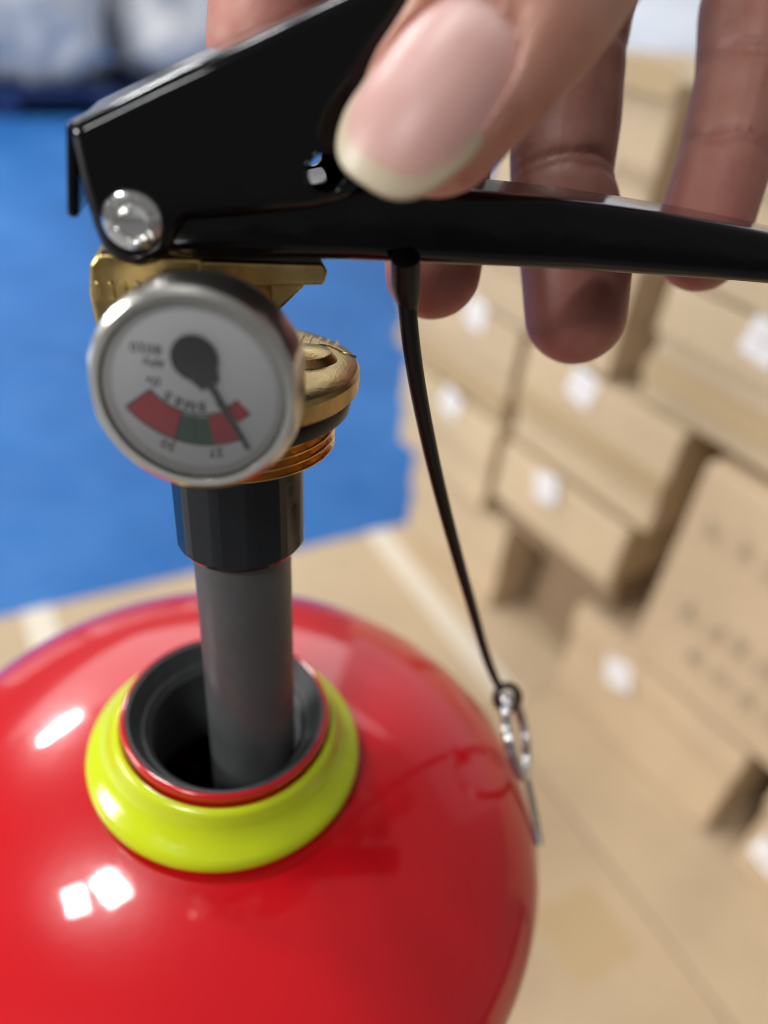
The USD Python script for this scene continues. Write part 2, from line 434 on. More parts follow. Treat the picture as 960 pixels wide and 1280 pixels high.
# ------------------------------------------------------------------ bulk bags beyond the blue floor
def bulk_bag(label, c, yaw, size, seed, mark=None):
    """A full white woven bag on a navy pallet, with lifting loops."""
    L, D, H = size
    t = Thing("bulk_bag", label, "bulk bag", (c[0], c[1], FZ))
    M = frame((c[0], c[1], FZ + 0.12), (math.cos(yaw), math.sin(yaw), 0), (-math.sin(yaw), math.cos(yaw), 0), (0, 0, 1))
    b = trimesh.creation.box((1, 1, 1))
    for _ in range(5):
        b = b.subdivide()
    v = b.vertices * 2
    p = 5.0
    n = (np.abs(v) ** p).sum(1) ** (1 / p)
    v = v / n[:, None] * np.abs(v).max(1)[:, None] * 1.02
    v = v * np.array([L, D, H]) / 2
    bulge = 1 + 0.05 * np.cos(v[:, 2] / H * np.pi)
    v[:, :2] *= bulge[:, None]
    v[:, 2] += H / 2
    d = meshkit.fbm(v * 5 + seed, 4, seed) - 0.5
    fold = meshkit.fbm(v * np.array([9, 9, 2.0]) + seed * 3, 3, seed + 5) - 0.5
    v += v * 0 + (b.vertices * 2) * (d * 0.09 + fold * 0.05)[:, None]
    b = trimesh.Trimesh(v, b.faces, process=False)
    bp = t.part("bag", put(b, M), BAG, smooth=True)
    for sx in (-1, 1):
        for sy in (-1, 1):
            x, y = sx * L * 0.40, sy * D * 0.40
            pts = spline([(x - 0.06, y, H - 0.12), (x - 0.05, y, H + 0.02), (x, y, H + 0.10), (x + 0.05, y, H + 0.02), (x + 0.06, y, H - 0.12)], 16)
            t.part("lifting_loop", put(tube(pts, 0.015, 6), M), BAG)
    if mark:
        x, z, r = mark
        k = prism(sg.Point(0, 0).buffer(r, 12), 0, 0.012)
        k.apply_transform(trimesh.transformations.rotation_matrix(math.pi / 2, (1, 0, 0)))
        k.apply_translation((x, -D / 2 * 1.10, z))
        t.part("red_mark", put(k, M), RED_PRINT, parent=bp)
    return t


def pallet(label, c, yaw, L, D):
    t = Thing("pallet", label, "pallet", (c[0], c[1], FZ))
    M = frame((c[0], c[1], FZ), (math.cos(yaw), math.sin(yaw), 0), (-math.sin(yaw), math.cos(yaw), 0), (0, 0, 1))
    for k in range(5):
        b = rbox((L, D / 5 - 0.03, 0.025), 0.004).translate((0, -D / 2 + D / 5 * (k + 0.5), 0.105))
        t.part("deck_board", put(b, M), PALLET)
    for x in (-L / 2 + 0.06, 0, L / 2 - 0.06):
        t.part("bearer", put(rbox((0.1, D, 0.09), 0.004).translate((x, 0, 0.046)), M), PALLET)


BYAW = 0.63
bdir, bnor = np.array([math.cos(BYAW), math.sin(BYAW)]), np.array([-math.sin(BYAW), math.cos(BYAW)])
seam = on_z(168, 150, FZ)[:2]
for k, (off, lab, mk) in enumerate([(-0.60, "large white bag at the far left with a red mark", (0.18, 0.62, 0.05)), (0.56, "pale bag right of the dark gap, behind the black lever", None), (-1.72, "white bag at the left edge of the photo, farthest left", None)]):
    c = seam + bdir * off + bnor * 0.55
    bulk_bag(lab, c, BYAW + (0.03, -0.04, 0.02)[k], (1.02, 1.0, 1.25), 11 + k, mk)
    pallet(["navy pallet under the red-marked white bag", "navy pallet under the pale bag right of the dark gap", "navy pallet under the farthest left white bag"][k], c, BYAW, 1.1, 1.1)
FILM = plain("white_film", (0.84, 0.85, 0.86), 0.32, bump=0.4, bump_scale=14, vary=0.08, vary_scale=5.0)


def film_stack(label, c, yaw, size, seed):
    """A tall stack of goods on a pallet wrapped in wrinkled white film."""
    L, D, H = size
    t = Thing("wrapped_stack", label, "wrapped stack", (c[0], c[1], FZ))
    M = frame((c[0], c[1], FZ + 0.12), (math.cos(yaw), math.sin(yaw), 0), (-math.sin(yaw), math.cos(yaw), 0), (0, 0, 1))
    b = tri(rbox((L, D, H), 0.06, 12).refine_to_length(0.06))
    n = np.array(b.vertex_normals)
    v = np.array(b.vertices)
    w = meshkit.fbm(v * np.array([2.2, 2.2, 6.0]) + seed, 4, seed) - 0.5 + 0.4 * (meshkit.noise(v * np.array([3, 3, 22.0]), seed + 2) - 0.5)
    v = v + n * (0.05 * w)[:, None] + (0, 0, H / 2)
    t.part("film", put(trimesh.Trimesh(v, b.faces, process=False), M), FILM, smooth=True)
    for k in range(4):
        t.part("pallet_board", put(rbox((L, D / 4 - 0.03, 0.03), 0.004).translate((0, -D / 2 + D / 4 * (k + 0.5), -0.022)), M), PALLET)
    for x in (-L / 2 + 0.07, 0, L / 2 - 0.07):
        t.part("bearer", put(rbox((0.1, D, 0.08), 0.004).translate((x, 0, -0.08)), M), PALLET)


film_stack("tall white film-wrapped stack beyond the carton wall, seen between the two fingers", CAM[:2] + 3.3 * np.array([math.sin(0.50), math.cos(0.50)]), -0.50, (2.3, 1.0, 3.0), 21)

# ------------------------------------------------------------------ extinguisher cylinder
RZ = 0.46
cyl = Thing("fire_extinguisher_cylinder", "glossy red open fire extinguisher cylinder standing on a carton, without its valve", "fire extinguisher", (0, 0, 0))
Rb, hh, q = 0.0699, 0.0264, 2.2415
zs = RZ - 0.013 - hh
prof = [(0.0, 0.004), (0.05, 0.004), (0.056, 0.0), (0.060, 0.0), (0.0665, 0.004), (0.0692, 0.010), (Rb, 0.02), (Rb, zs - 0.02)]
for a in np.linspace(0, math.pi / 2, 70):
    r, z = Rb * math.cos(a) ** (2 / q), zs + hh * math.sin(a) ** (2 / q)
    if r < 0.0215:
        break
    prof.append((r, z))
zt = prof[-1][1]
for k in range(1, 9):   # the fillet up into the neck
    a = k / 8 * math.pi / 2
    prof.append((0.0215 - 0.0020 * math.sin(a), zt + 0.0020 * (1 - math.cos(a))))
prof += [(0.0195, RZ - 0.0022)]
for k in range(1, 7):
    a = k / 6 * math.pi / 2
    prof.append((0.0200 - 0.0008 * (1 - math.cos(a)), RZ - 0.0012 + 0.0012 * math.sin(a)))
# into the mouth
prof += [(0.0188, RZ - 0.0004), (0.0186, RZ - 0.0012), (0.0186, RZ - 0.03), (0.05, RZ - 0.05), (Rb - 0.0015, RZ - 0.075), (Rb - 0.0015, 0.02), (0.0, 0.012)]
cyl.part("body", lathe(prof, 256), RED, smooth=40)
lin = [(0.0189, RZ - 0.00025), (0.0183, RZ - 0.0003), (0.0164, RZ - 0.0036), (0.0160, RZ - 0.0040), (0.0157, RZ - 0.0040), (0.01545, RZ - 0.0046)]
z = RZ - 0.0056
while z > RZ - 0.026:   # the screw thread inside the neck
    lin += [(0.0146, z), (0.0146, z - 0.0003), (0.0154, z - 0.0009), (0.0154, z - 0.0011)]
    z -= 0.0015
lin += [(0.0185, RZ - 0.03), (0.0186, RZ - 0.012), (0.0186, RZ - 0.0012)]
lin.append(lin[0])
cyl.part("neck_lining", lathe(lin, 192), DARK_PRIMER, smooth=30)
cb = RZ - 0.0127
ring = [(0.0199, RZ - 0.0030), (0.0204, RZ - 0.0026), (0.0212, RZ - 0.0028), (0.0217, RZ - 0.0036), (0.0222, RZ - 0.0053), (0.0231, RZ - 0.0071), (0.0246, RZ - 0.0086), (0.0259, RZ - 0.0095), (0.0266, RZ - 0.0103), (0.0269, RZ - 0.0113), (0.0268, RZ - 0.0122), (0.0263, cb + 0.0001), (0.0256, cb), (0.0212, cb + 0.0006), (0.0202, cb + 0.0014), (0.0199, RZ - 0.0030)]
cyl.part("collar_ring", lathe(ring, 192), LIME, smooth=50, label="lime yellow flared plastic ring round the neck")

# ------------------------------------------------------------------ valve, in its own frame: x right, y away, z up the valve's axis
VO = np.array([0.0006, 0.0028, 0.5195])
VX, VY, VZ = np.array([0.9644, 0.2582, 0.0567]), np.array([-0.2507, 0.9614, -0.1135]), np.array([-0.0838, 0.0952, 0.9919])
VM = frame(VO, VX, VY, VZ)
val = Thing("valve_assembly", "brass valve with gauge, black levers and dip tube lifted out of the cylinder", "valve", VO)
mm = 0.001


def vpart(name, m, mat, parent=None, smooth=32, label=None):
    return val.part(name, put(m, VM, mm), mat, parent, smooth, label)


def xz(poly, depth, r, y=0.0, seg=12):
    """A rounded prism whose outline lies in the valve's xz plane."""
    m = tri(rounded(sg.Polygon(poly), depth, r, seg))
    m.apply_transform(trimesh.transformations.rotation_matrix(math.pi / 2, (1, 0, 0)))
    m.apply_translation((0, y, 0))
    return m


# valve body: column, flange, cast block under the levers
column = m3.Manifold(m3.Mesh(*[np.asarray(x, t) for x, t in zip((lambda t: (t.vertices, t.faces))(lathe([(0, 8), (15.5, 8), (11.0, 12.0), (8.0, 14.5), (6.6, 18), (6.6, 27), (0, 27)], 64)), (np.float32, np.uint32))]))
block = man(xz([(-14.6, 13.4), (-16.4, 16.5), (-17.3, 20.0), (-17.5, 24.0), (-17.0, 27.6), (-15.6, 29.2), (-3, 28.6), (-3, 14), (-8, 12.5)], 14.0, 0.8))
shelf = man(xz([(-4, 28.2), (12.6, 27.6), (13.2, 26.6), (12.8, 24.8), (-4, 24.6)], 13.0, 0.6))
gusset = man(xz([(-2, 25.0), (11.8, 25.0), (6.0, 19.5), (4.5, 16.0), (-2, 15.0)], 6.0, 0.7))
stem = m3.Manifold.cylinder(14, 4.6, 4.6, 40).rotate((90, 0, 0)).translate((-4.3, -6, 17.8))
boss = m3.Manifold.cylinder(12, 6.6, 6.0, 48).rotate((90, 0, 0)).translate((-4.3, -1, 17.8))
lug = man(lathe([(0, 9), (4.9, 9), (4.6, 13.0), (3.6, 14.2), (2.0, 14.7), (0, 14.8)], 40)).translate((10.6, -2.0, 0))
body = column + block + shelf + gusset + stem + boss + lug
for k in range(4):   # cast ribs on the block's side
    body = body + man(xz([(-16.6 + k * 1.6, 23.2), (-15.8 + k * 1.6, 23.2), (-15.8 + k * 1.6, 25.6), (-16.6 + k * 1.6, 25.6)], 15.0, 0.2, seg=6))
BODY = vpart("valve_body", body, BRASS, smooth=28)
fl = man(lathe([(0, 8.5), (18.1, 8.5), (18.6, 9.0), (18.7, 11.4), (18.3, 12.1), (17.2, 12.6), (15.0, 13.1), (0, 13.4)], 128))
for k in range(5):   # raised ribs on the far side of the flange
    fl = fl + rbox((0.55, 5.5, 0.7), 0.2, 6).rotate((0, 10, -14)).translate((10.5 + k * 1.3, 6.0 - k * 0.5, 13.2 - 0.16 * k))
split = tube(spline([(9.5, -3, 13.4), (12.0, 3.0, 13.3), (14.6, 3.4, 13.05), (16.0, 2.0, 12.85), (18.4, 1.2, 12.0)], 30), 0.28, 8)
FLANGE = vpart("flange", fl, BRASS, parent=BODY, smooth=28)
vpart("casting_seam", split, BRASS, parent=BODY)
vpart("sealing_ring", lathe([(14.0, 5.1), (16.6, 5.1), (17.3, 5.7), (17.6, 7.5), (17.3, 8.45), (14.0, 8.45), (14.0, 5.1)], 128), RUBBER, smooth=60, label="black rubber sealing ring under the brass flange")
th = [(0, 5.2), (14.2, 5.2)]
zz = 4.9
while zz > 0.6:
    th += [(14.2, zz), (15.1, zz - 0.55), (15.1, zz - 0.75), (14.2, zz - 1.25)]
    zz -= 1.4
th += [(14.0, 0.2), (13.2, -0.6), (0, -0.6)]
vpart("screw_thread", lathe(th, 160), TURNED_BRASS, smooth=35)

# tube nut: twelve-sided black sleeve
n12 = [(10.55 * math.cos(math.radians(30 * k + 8)), 10.55 * math.sin(math.radians(30 * k + 8))) for k in range(12)]
nut = m3.Manifold.extrude(m3.CrossSection([n12]), 18.4).translate((0, 0, -18.6))
chamf = man(lathe([(0, -18.6), (9.5, -18.6), (10.36, -17.4), (10.36, -0.2), (0, -0.2)], 144))
hole = m3.Manifold.cylinder(6, 8.15, 8.15, 64).translate((0, 0, -19.6))
vpart("tube_nut", (nut ^ chamf) - hole, BLACK_NUT, smooth=24)
tu = lathe([(6.4, -12), (8.05, -12), (8.05, -405), (6.4, -405), (6.4, -12)], 96)
vpart("dip_tube", tu, GREY_PVC, smooth=40)

# squeeze lever (upper), a folded channel
hole_c = (12.4, 39.3)
up = [(-16.6, 43.2), (-15.3, 44.3), (-6.1, 48.5), (4.6, 53.3), (14.7, 57.8), (29.1, 64.2), (50, 73.5), (56, 72), (40.0, 58.5), (27, 46.0), (19.5, 39.2), (15.6, 36.2), (10.7, 34.8), (-4.4, 33.6), (-5.8, 31.6), (-6.8, 29.6), (-8.5, 28.3), (-10.7, 27.9), (-13.0, 28.5), (-14.7, 30.2), (-15.5, 33.0), (-16.2, 38)]
wedge = man(xz(up, 21.0, 1.7, 0, 20))
inner = man(tri(prism(sg.Polygon(up).buffer(-1.5), -9.0, 9.0))).rotate((90, 0, 0))
low_cut = man(prism(sg.Polygon([(-30, 20), (-14.9, 20), (-14.0, 33.5), (15.5, 37.4), (40, 57.8), (60, 74), (60, 20)]), -9.0, 9.0)).rotate((90, 0, 0))
drill = m3.Manifold.cylinder(20, 2.35, 2.35, 40).rotate((90, 0, 0)).translate((hole_c[0], 0, hole_c[1])) + m3.Manifold.cylinder(20, 1.5, 1.5, 40).rotate((90, 0, 0)).translate((hole_c[0] + 0.3, 20, hole_c[1] - 0.3))
lever = tri(wedge - inner - low_cut - drill)
lv = np.array(lever.vertices)
lv[:, 2] += 0.045 * (lv[:, 1] + 10.5) * np.clip((lv[:, 2] - 36) / 8, 0, 1)   # the folded back leans a little
lever = trimesh.Trimesh(lv, lever.faces, process=False)
LEV = vpart("squeeze_lever", lever, BLACK, smooth=40, label="upper black lever rising to the right under the thumb")
flap = rbox((1.4, 20.0, 10.5), 0.6, 10).rotate((0, 8, 0)).translate((-17.0, 0.8, 38.8))
vpart("end_tab", flap, BLACK, parent=LEV, smooth=40)
for nm, y in (("hole_rim", -10.55),):
    vpart(nm, put(trimesh.creation.torus(2.45, 0.28, 40, 10), frame((hole_c[0], y, hole_c[1]), (1, 0, 0), (0, 0, 1), (0, -1, 0))), BLACK, parent=LEV, smooth=True)

# carry handle (lower)
lo_top = [(-13.5, 31.5), (-9, 34.2), (2, 35.6), (12, 37.6), (15.9, 38.3), (28.2, 37.6), (43.5, 36.4), (61.2, 34.5), (75.2, 32.5), (87.5, 30.2), (98, 27.0)]
lo_bot = [(97, 21.0), (90, 23.2), (77.6, 24.9), (63.3, 25.9), (45, 27.0), (25.8, 27.8), (9.9, 28.3), (-8.1, 28.7), (-12.5, 29.4)]
lo_t = spline([(x, 0, z) for x, z in lo_top], 50)[:, [0, 2]]
lo_b = spline([(x, 0, z) for x, z in lo_bot], 40)[:, [0, 2]]
lo = np.vstack([lo_t, lo_b])
lp = sg.Polygon(lo).simplify(0.03)
solid = man(xz(list(lp.exterior.coords)[:-1], 17.0, 2.2, 0, 20))
cut = man(prism(lp.buffer(-1.4).intersection(sg.box(-30, 0, 120, 60)), -7.1, 7.1)).rotate((90, 0, 0))
drop = man(prism(sg.Polygon(np.vstack([lo_b, [(-12.5, 10), (97, 10)]])).buffer(0), -7.1, 7.1)).rotate((90, 0, 0))
shift = cut.translate((0, 0, -2.5)) + cut
vpart("carry_handle", solid - shift - man(xz([(20.0, 26), (27.0, 26), (27.0, 31), (20.0, 31)], 3, 0.3, seg=6)), BLACK, smooth=40, label="long black lower handle running to the right edge")


# rivet through both levers, with a flared star-marked head
def rivet_head():
    h = man(lathe([(0, 0), (3.45, 0), (3.55, 0.3), (3.3, 0.75), (2.6, 1.1), (1.9, 1.2), (1.3, 0.95), (0, 0.85)], 48))
    for k in range(6):
        a = k * math.pi / 3 + 0.3
        h = h - rbox((1.6, 0.5, 0.5), 0.15, 6).rotate((0, 0, math.degrees(a))).translate((2.5 * math.cos(a), 2.5 * math.sin(a), 1.22))
    return h


RIV = vpart("rivet", m3.Manifold.cylinder(21.5, 2.2, 2.2, 32).rotate((90, 0, 0)).translate((-10.7, 10.7, 33.7)), ZINC)
vpart("rivet_head", put(rivet_head(), frame((-10.7, -10.45, 33.7), (1, 0, 0), (0, 0, 1), (0, -1, 0))), ZINC, parent=RIV, smooth=30)
vpart("rivet_head", put(rivet_head(), frame((-10.7, 10.45, 33.7), (1, 0, 0), (0, 0, -1), (0, 1, 0))), ZINC, parent=RIV, smooth=30)

# pressure gauge: own frame x right, y up, z out of its face
ya = math.radians(-14)
gz = np.array([math.sin(ya), -math.cos(ya), 0.0])
gx = np.array([math.cos(ya), math.sin(ya), 0.0])
roll = math.radians(2)
gy = np.array([0, 0, 1.0])
GM = VM @ np.diag([mm, mm, mm, 1.0]) @ frame((-4.75, -26.0, 17.5), gx, gy, gz) @ np.diag([1.06, 1.06, 1.06, 1.0])


def gpart(name, m, mat, parent=None, smooth=32, label=None):
    t = tri(m).copy()
    t.apply_transform(GM)
    return val.part(name, t, mat, parent, smooth, label)


case = man(lathe([(0, -9.0), (8.0, -9.0), (10.6, -8.6), (11.6, -7.4), (11.9, -6.0), (11.9, -1.6), (11.6, -0.5), (11.0, 0.0), (10.2, 0.05), (10.05, -0.2), (9.9, -1.3), (0, -1.3)], 160))
case = case ^ m3.Manifold.cube((22.2, 40, 40), True)
GAUGE = gpart("pressure_gauge", case, NICKEL, smooth=28, label="round pressure gauge in a nickel case, hung upside down with its dial facing out")
gpart("neck_stem", m3.Manifold.cylinder(6, 5, 5, 6).translate((0, 0, -14.0)), NICKEL, parent=GAUGE, smooth=20)
gpart("dial", lathe([(0, -1.22), (8.7, -1.20), (9.2, -0.95), (9.88, -0.5), (9.9, -1.7), (0, -1.7)], 128), DIAL, parent=GAUGE, smooth=30)
gpart("dial_rim", lathe([(9.1, -0.97), (9.45, -0.74), (9.88, -0.44), (9.92, -0.6), (9.15, -1.1), (9.1, -0.97)], 128), DIAL_RIM, parent=GAUGE, smooth=30)
PX, PY = 0.35, 3.9   # the needle's pivot on the dial
zd = -1.2


def sector(r0, r1, a0, a1):
    """Angles in degrees from straight down, positive to the right."""
    a = np.radians(np.linspace(a0, a1, 24))
    o = [(PX + r1 * math.sin(x), PY - r1 * math.cos(x)) for x in a] + [(PX + r0 * math.sin(x), PY - r0 * math.cos(x)) for x in a[::-1]]
    return sg.Polygon(o)


for r0, r1, a0, a1, nm, mt in ((6.7, 10.2, -52, -17, "red_zone", DIAL_RED), (6.9, 10.3, -17, 8, "green_zone", DIAL_GREEN), (6.8, 10.2, 8, 28, "red_zone", DIAL_RED), (6.4, 8.3, 29.5, 43, "red_zone", DIAL_RED)):
    zone = gpart(nm, prism(sector(r0, r1, a0, a1), zd + 0.01, zd + 0.05), mt, parent=GAUGE)
edge = [sector(6.5, 6.72, -52, 28), sector(6.5, 10.3, -53.5, -52), sector(10.2, 10.38, -52, 28), sector(6.7, 10.6, -17.6, -16.4), sector(6.4, 10.2, -5.0, -4.4), sector(6.25, 6.45, 29.5, 43), sector(8.25, 8.4, 29.5, 43)]
for e in edge:
    gpart("scale_mark", prism(e, zd + 0.055, zd + 0.075), INK, parent=GAUGE)


def dial_text(txt, x, y, h, rot=180):
    t = meshkit.text_mesh(txt, h * 0.85, 0.02, bold=True)
    b = t.bounds
    t.apply_translation((-(b[0, 0] + b[1, 0]) / 2, -(b[0, 1] + b[1, 1]) / 2, 0))
    t.apply_transform(trimesh.transformations.rotation_matrix(math.radians(rot), (0, 0, 1)))
    t.apply_translation((x, y, zd + 0.06))
    gpart("dial_lettering", t, INK, parent=GAUGE)


dial_text("8010", -4.9, 4.5, 1.15, 176)
dial_text("APV", -4.2, 3.0, 1.0, 170)
dial_text("0°", -4.4, 1.0, 1.2, 140)
for txt, a in (("5", -36), ("8", -23), ("M", -10), ("B", 3), ("0", 25)):
    dial_text(txt, PX + 5.7 * math.sin(math.radians(a)), PY - 5.7 * math.cos(math.radians(a)), 1.25, 180 + a)
dial_text("30", PX + 11.3 * math.sin(math.radians(-20)), PY - 11.3 * math.cos(math.radians(-20)), 1.15, 160)
dial_text("27", PX + 11.3 * math.sin(math.radians(8)), PY - 11.3 * math.cos(math.radians(8)), 1.15, 188)
na = math.radians(27.5)
nd = np.array([math.sin(na), -math.cos(na)])
nn_ = np.array([-nd[1], nd[0]])
P0 = np.array([PX, PY])
needle = sg.Point(PX, PY).buffer(2.55, 24).union(sg.Polygon([P0 + nd * 0.3 - nn_ * 2.3, P0 + nd * 0.3 + nn_ * 2.3, P0 + nd * 3.3 + nn_ * 1.1, P0 + nd * 3.5 - nn_ * 1.1])).buffer(0.5).buffer(-0.5)
needle = needle.union(sg.Polygon([P0 - nn_ * 0.36, P0 + nn_ * 0.36, P0 + nd * 11.6 + nn_ * 0.22, P0 + nd * 11.6 - nn_ * 0.22]))
gpart("needle", prism(needle, zd + 0.35, zd + 0.55), NEEDLE, parent=GAUGE)
gpart("gauge_glass", lathe([(0, -0.10), (5, -0.14), (9.86, -0.30), (9.9, -0.42), (5, -0.32), (0, -0.28)], 96), CLEAR, parent=GAUGE, smooth=True)

# ------------------------------------------------------------------ tether with ring and pin
pin = Thing("pin_tether", "thin black tether hanging from the lower handle to a steel ring and pin", "safety pin", at(632, 870, 0.182))
path = spline([at(508, 366, 0.1085), at(514, 430, 0.114), at(529, 520, 0.124), at(549, 610, 0.136), at(573, 700, 0.150), at(596, 780, 0.165), at(613, 835, 0.176), at(624, 858, 0.181)], 60)
pin.part("tether", tube(path, np.linspace(1.32, 0.95, 60) * mm, 16), RUBBER, smooth=True)
clip_axis = np.vstack([at(507, 322, 0.1035), at(507.5, 352, 0.1068), at(509, 364, 0.1083), at(511, 382, 0.110), at(512, 390, 0.111)])
pin.part("tether_clip", tube(clip_axis, np.array([1.95, 1.95, 1.85, 1.35, 1.2]) * mm, 20), RUBBER, smooth=35)
lc = at(634, 872, 0.183)
ldir = at(634, 890, 0.183) - lc
ldir /= np.linalg.norm(ldir)
a = np.linspace(0, 2 * np.pi, 36, endpoint=False)
ex = CR
loop = lc + 2.6 * mm * (np.cos(a)[:, None] * ex * 1.0 + np.sin(a)[:, None] * ldir * 1.05)
pin.part("tether_loop", tube(loop, 0.85 * mm, 12, closed=True), RUBBER, smooth=True)
# split ring seen nearly edge on
rc = at(646, 921, 0.1815)
e1 = at(657, 968, 0.1815) - at(635, 874, 0.1815)
e1 /= np.linalg.norm(e1)
e2 = CF * 0.94 + CR * 0.34
e2 -= e1 * (e2 @ e1)
e2 /= np.linalg.norm(e2)
e3 = np.cross(e1, e2)
tt = np.linspace(0, 4 * np.pi * 0.98, 140)
rg = rc + 8.9 * mm * (np.cos(tt)[:, None] * e1 + np.sin(tt)[:, None] * e2) + (tt / (4 * np.pi) - 0.5)[:, None] * 1.5 * mm * e3
pin.part("split_ring", tube(rg, 0.8 * mm, 12), STEEL, smooth=True)
bead = trimesh.creation.icosphere(3, 1.75 * mm)
bead.apply_translation(at(634, 875, 0.1805))
pin.part("pin_head", bead, STEEL, smooth=True)
rod = np.vstack([at(655, 958, 0.1845), at(666, 1005, 0.180), at(675, 1056, 0.176)])
pin.part("pin_rod", tube(spline(rod, 12), 0.75 * mm, 12), plain("dull_pin", (0.28, 0.27, 0.25), 0.35, metallic=1.0), smooth=True)

# ------------------------------------------------------------------ the hand
SKIN = Mat("skin", {"g": ("geometry", {}), "a": ("attribute", {"attribute": "tone"}),
                    "n": ("noise_texture", {"scale": 170.0, "detail": 5.0}), "n2": ("noise_texture", {"scale": 900.0, "detail": 3.0, "roughness": 0.6}),
                    "r": ("rgb_ramp", {"ramp": [(0.25, (0.84, 0.72, 0.70)), (0.5, (0.95, 0.92, 0.92)), (0.75, (1.0, 1.0, 1.0))]}), "x": ("mix_color", {"blend_type": "multiply", "fac": 1.0}),
                    "b": ("bump", {"strength": 0.16, "distance": 0.0005}),
                    "p": ("principled_bsdf", {"roughness": 0.5, "subsurface_weight": 0.25, "subsurface_radius": (1.0, 0.35, 0.2), "subsurface_scale": 0.0022, "specular_ior_level": 0.36})},
           [("g.position", "n.vector"), ("g.position", "n2.vector"), ("n.fac", "r.fac"), ("a.color", "x.a"), ("r.color", "x.b"), ("x.result", "p.base_color"),
            ("n2.fac", "b.height"), ("b.normal", "p.normal")])
NAIL = Mat("nail", {"a": ("attribute", {"attribute": "tone"}), "g": ("geometry", {}), "n": ("noise_texture", {"scale": 300.0, "detail": 3.0}), "b": ("bump", {"strength": 0.06, "distance": 0.0005}),
                    "p": ("principled_bsdf", {"roughness": 0.42, "subsurface_weight": 0.2, "subsurface_radius": (1.0, 0.4, 0.25), "subsurface_scale": 0.0015, "specular_ior_level": 0.5})},
           [("a.color", "p.base_color"), ("g.position", "n.vector"), ("n.fac", "b.height"), ("b.normal", "p.normal")])

J = {  # joints: (u, v, depth), radius in mm; tip first
    "thumb": [((546, 146, 0.0890), 8.5), ((602, 70, 0.0885), 9.6), ((668, -20, 0.0880), 10.6), ((700, -70, 0.0885), 10.8), ((850, -330, 0.100), 11.5), ((1010, -560, 0.118), 15.0)],
    "index": [((322, 62, 0.1190), 7.6), ((330, -20, 0.1210), 8.2), ((345, -120, 0.126), 8.6), ((450, -330, 0.135), 9.6), ((720, -640, 0.145), 11.5)],
    "middle": [((541, 338, 0.1330), 8.0), ((545, 275, 0.1345), 8.9), ((552, 190, 0.1350), 8.3), ((556, 100, 0.137), 9.2), ((560, 20, 0.1390), 9.0), ((640, -280, 0.146), 10.0), ((830, -600, 0.148), 12.0)],
    "ring": [((719, 392, 0.1370), 8.6), ((720, 330, 0.1380), 9.5), ((701, 224, 0.1385), 8.7), ((706, 150, 0.1400), 9.7), ((712, 60, 0.1420), 9.8), ((770, -220, 0.147), 10.2), ((950, -560, 0.147), 12.0)],
    "little": [((876, 311, 0.1410), 7.4), ((886, 265, 0.1425), 8.1), ((907, 195, 0.1430), 8.2), ((932, 95, 0.1440), 8.7), ((950, 10, 0.1450), 10.6), ((1010, -190, 0.146), 10.5), ((1090, -500, 0.143), 12.5)],
}
pos = {k: [(at(*p), r * mm) for p, r in v] for k, v in J.items()}
wrist = [(at(1120, -760, 0.128), 20 * mm), (at(1230, -720, 0.125), 19 * mm)]
elbow = [(at(1700, -1300, 0.17), 30 * mm), (at(1800, -1250, 0.165), 28 * mm)]


def ball(c, r, s=1):
    return m3.Manifold.sphere(r * 1000, 28).scale((1, 1, 1)).translate(tuple(c * 1000))


bones = []
for k, js in pos.items():
    for (a_, ra), (b_, rb) in zip(js, js[1:]):
        bones.append(m3.Manifold.batch_hull([ball(a_, ra), ball(b_, rb)]))
mcps = [pos[k][-1] for k in ("index", "middle", "ring", "little")]
for a_, b_ in zip(mcps, mcps[1:]):
    bones.append(m3.Manifold.batch_hull([ball(*a_), ball(*b_), ball(*wrist[0]), ball(*wrist[1])]))
bones.append(m3.Manifold.batch_hull([ball(*pos["thumb"][-1]), ball(*wrist[0]), ball(*wrist[1]), ball(*mcps[3])]))
bones.append(m3.Manifold.batch_hull([ball(*pos["thumb"][-1]), ball(*mcps[0]), ball(*mcps[1]), ball(*wrist[0])]))
bones.append(m3.Manifold.batch_hull([ball(*x) for x in wrist + elbow]))
hand = m3.Manifold.batch_boolean(bones, m3.OpType.Add)
hand = tri(hand.refine_to_length(1.6))
hand.merge_vertices()
trimesh.smoothing.filter_taubin(hand, lamb=0.5, nu=0.53, iterations=28)
hand = hand.subdivide()
trimesh.smoothing.filter_taubin(hand, lamb=0.5, nu=0.53, iterations=6)
hv = np.array(hand.vertices) * mm
hn = np.array(hand.vertex_normals)

